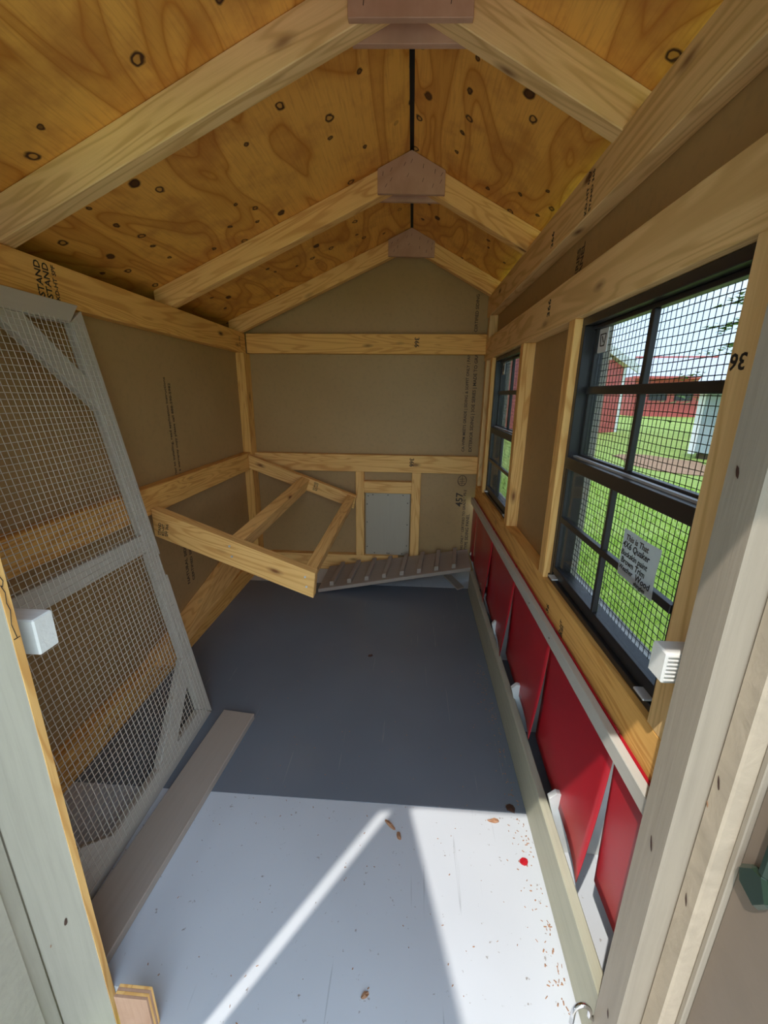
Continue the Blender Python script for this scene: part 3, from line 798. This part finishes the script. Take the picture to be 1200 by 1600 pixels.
lt = mesh_obj('sawdust', vs, fs, M_leaf, None, Matrix.Translation((0, 0, 0))); tag(lt, 'scattered sawdust and wood crumbs over the coop floor', 'sawdust', kind='stuff')

# ------------------------------------------------------------------ outside
gd = mesh_obj('ground', [(-60, -60, 0), (70, -60, 0), (70, 90, 0), (-60, 90, 0)], [(0, 1, 2, 3)], M_grass, None, Matrix.Translation((0, 0, GZ+ZO))); tag(gd, kind='structure')
pad = box('door_bounce_pad', -3.2, 2.6, -4.5, .30, GZ, GZ+.02, M_bounce_ground, None, 0); tag(pad, kind='structure'); pad.name = 'bounce_pad'  # added pale pad, out of view; reflects sunlight up into the coop
vs, fs = [], []
for i in range(26000):
    r = random.random()
    if r < .6: x = .9+2.4*random.random()**1.2; y = random.uniform(.5, 3.6)
    else: x = 1.0+2.9*random.random(); y = random.uniform(1.2, 6.2)
    h = random.uniform(.03, .075); a = random.uniform(0, 6.28); w_ = .0035+.0006*math.hypot(x, y); lx, ly = random.uniform(-.03, .03), random.uniform(-.03, .03)
    n0 = len(vs); c, s_ = math.cos(a)*w_, math.sin(a)*w_
    vs += [(x-c, y-s_, 0), (x+c, y+s_, 0), (x+lx, y+ly, h)]; fs.append((n0, n0+1, n0+2))
gb = mesh_obj('grass_blades', vs, fs, M_blade, None, Matrix.Translation((0, 0, GZ+ZO))); tag(gb, 'sunlit green lawn grass outside the windows', 'grass', kind='stuff')
mu = mesh_obj('mulch_patch', *(lambda n: ([( .75*math.cos(2*math.pi*i/n)*random.uniform(.8, 1.15)-.1, 1.35*math.sin(2*math.pi*i/n)*random.uniform(.85, 1.1), .012) for i in range(n)]+[(0, 0, .05)], [(i, (i+1) % n, n) for i in range(n)]))(22), M_mulch, None, Matrix.Translation((4.95, 8.0, GZ+ZO))); tag(mu, 'bare brown dirt patch in the lawn by the grey shed', 'dirt patch', kind='stuff')

def frame_boxes(ox, oy, ang):
    """returns a function placing boxes in a building's own axes (a along wall to the left, b away from viewer)"""
    ca, sa = math.cos(ang), math.sin(ang)
    def pt(a, b, z): return (ox+a*ca-b*sa, oy+a*sa+b*ca, z)
    def bx(name, a0, a1, b0, b1, z0, z1, m, par=None):
        return hexa(name, [pt(a, b, z) for a in (a0, a1) for b in (b0, b1) for z in (z0, z1)], m, par, 0)
    return pt, bx
# red shed with white trim: gable end facing the coop
rs = empty('red_shed', (4.8, 14.0, GZ), 'red shed with white corner trim and gable nearest the window, left of view', 'shed')
ang = math.atan2(.75, 1.19); L_ = 6.0; pt, bx = frame_boxes(7.41, 15.61, ang)
ez, pz = .98, 1.98
o = prism('walls', [pt(0, 0, GZ), pt(-L_, 0, GZ), pt(-L_, 0, ez), pt(-L_/2, 0, pz), pt(0, 0, ez)], (Vector(pt(0, 4, 0))-Vector(pt(0, 0, 0))), M_barn, rs)
for k in range(17):
    bx('siding_board', -L_+.02, -.08, -.015, -.002, GZ+.02+k*.128, GZ+.135+k*.128, M_barn, rs)
bx('corner_trim', -.11, .02, -.03, 0, GZ, ez, M_wtrim, rs)
bx('corner_trim', -L_, -L_+.1, -.03, 0, GZ, ez, M_wtrim, rs)
bx('band_trim', -L_, .0, -.035, -.016, ez-.02, ez+.10, M_wtrim, rs) if False else bx('band_trim', -L_+.3, -.9, -.035, -.016, 1.22, 1.32, M_wtrim, rs)
def pt3(a, b, z): return Vector(pt(a, b, z))
for (a0, z0, a1, z1) in ((-L_/2, pz+.14, .55, ez-.02), (-L_-.55, ez-.02, -L_/2, pz+.14)):
    slab('rake_board', [pt3(a0, -.16, z0-.12), pt3(a1, -.16, z1-.12), pt3(a1, -.16, z1+.14), pt3(a0, -.16, z0+.14)], pt3(0, .05, 0)-pt3(0, 0, 0), M_wtrim, rs, 0)
    slab('roof', [pt3(a0, -.12, z0+.10), pt3(a1, -.12, z1+.10), pt3(a1, 4.3, z1+.10), pt3(a0, 4.3, z0+.10)], (0, 0, .06), M_wtrim, rs, 0)
# long barn at the back
bn = empty('red_barn', (17, 32, GZ), 'long red barn with white metal roof in the far distance beyond the lawn', 'barn')
pt, bx = frame_boxes(15.0, 30.0, math.atan2(-.13, 1))
bx('walls', 0, 14, 0, 6, GZ, 1.4, M_barn, bn)
slab('roof', [Vector(pt(-.5, -.9, 1.32)), Vector(pt(14.5, -.9, 1.32)), Vector(pt(14.5, 3, 2.75)), Vector(pt(.9, 3, 2.75))], (0, 0, .08), M_metal, bn, 0)
slab('roof', [Vector(pt(.9, 3, 2.75)), Vector(pt(14.5, 3, 2.75)), Vector(pt(14.5, 6.5, 1.4)), Vector(pt(-.5, 6.5, 1.4))], (0, 0, .08), M_metal, bn, 0)
bx('ridge_cap', .8, 14.5, 2.9, 3.1, 2.80, 2.90, M_barn, bn)
bx('eave_trim', -.5, 14.5, -1.0, -.9, 1.22, 1.36, M_barn, bn)
o = prism('gable_wall', [pt(.02, 0, 1.35), pt(.02, 6, 1.35), pt(.9, 3, 2.68)], (.3, 0, 0), M_metal, bn)
for k in range(7):
    wv = bx('window', 1.0+k*1.55, 2.1+k*1.55, -.04, 0, -.15, .55, M_dk, bn)
bx('porch_beam', 0, 14, -.06, 0, .62, .72, M_wtrim, bn)
# grey shed at the right
gs = empty('grey_shed', (7.0, 9.5, GZ), 'grey shed with white corner trim and pale roof at the right of the lawn', 'shed')
pt, bx = frame_boxes(5.80, 8.93, -.80)
bx('walls', 0, 3.2, 0, 2.6, GZ+.12, .10, M_shgrey, gs)
for k in range(9): bx('siding_board', .1+k*.3, .385+k*.3, -.012, -.001, GZ+.13, .05, M_shgrey, gs)
bx('corner_trim', -.02, .085, -.03, 0, GZ+.1, .10, M_wtrim, gs)
bx('corner_trim', -.03, 0, -.02, .09, GZ+.1, .10, M_wtrim, gs)
bx('skid', .1, 3.0, .1, .25, GZ, GZ+.12, M_bark, gs)
slab('roof', [Vector(pt(-.12, -.35, .10)), Vector(pt(3.4, -.35, .10)), Vector(pt(3.4, 1.3, .85)), Vector(pt(-.12, 1.3, .85))], (0, 0, .06), M_metal, gs, 0)
slab('roof', [Vector(pt(-.12, 1.3, .85)), Vector(pt(3.4, 1.3, .85)), Vector(pt(3.4, 2.9, .10)), Vector(pt(-.12, 2.9, .10))], (0, 0, .06), M_metal, gs, 0)
bx('wall_lamp', .55, .68, -.10, -.02, -.16, .02, M_dk, gs)

def tree(name, x, y, h, rad, n, label, conifer=True, low=.15):
    t = empty(name, (x, y, GZ), label, 'tree')
    tube('trunk', [(x, y, GZ), (x+.05, y, GZ+h*.5), (x, y, GZ+h*.96)], .035*h/2, M_bark, t, 8)
    vs, fs = [], []
    for i in range(n):
        f = low+(1-low)*random.random()**.8; a = random.uniform(0, 6.283)
        rr = rad*((1-f)**.8 if conifer else math.sin(math.pi*min(1, f*.9+.05)))*random.uniform(.15, 1.0)
        layer = round(f*9)/9 if conifer else f
        c = Vector((x+rr*math.cos(a), y+rr*math.sin(a), GZ+h*layer-rr*.12+random.uniform(-.1, .1)+ZO))
        s_ = random.uniform(.08, .2)*rad*.35
        d = Vector((math.cos(a), math.sin(a), random.uniform(-.3, .3)))*s_*1.6; e = Vector((-math.sin(a), math.cos(a), random.uniform(-.4, .4)))*s_*.55
        n0 = len(vs); vs += [tuple(c-e), tuple(c+d*.5-e*.3), tuple(c+d), tuple(c+e)]; fs.append((n0, n0+1, n0+2, n0+3))
    o = mesh_obj('foliage', vs, fs, M_leafg, t); tag(o, kind='stuff')
tree('pine_tree', 10.2, 13.6, 6.2, 2.6, 1500, 'light green pine tree reaching in behind the grey shed roof')
tree('far_tree', 17.5, 42, 5.0, 4.0, 900, 'dark bushy tree far beyond, between the red shed and the barn', False, .05)
tree('far_tree', 10.0, 40, 4.6, 4.0, 900, 'dark bushy tree far beyond, hidden behind the red shed', False, .05)
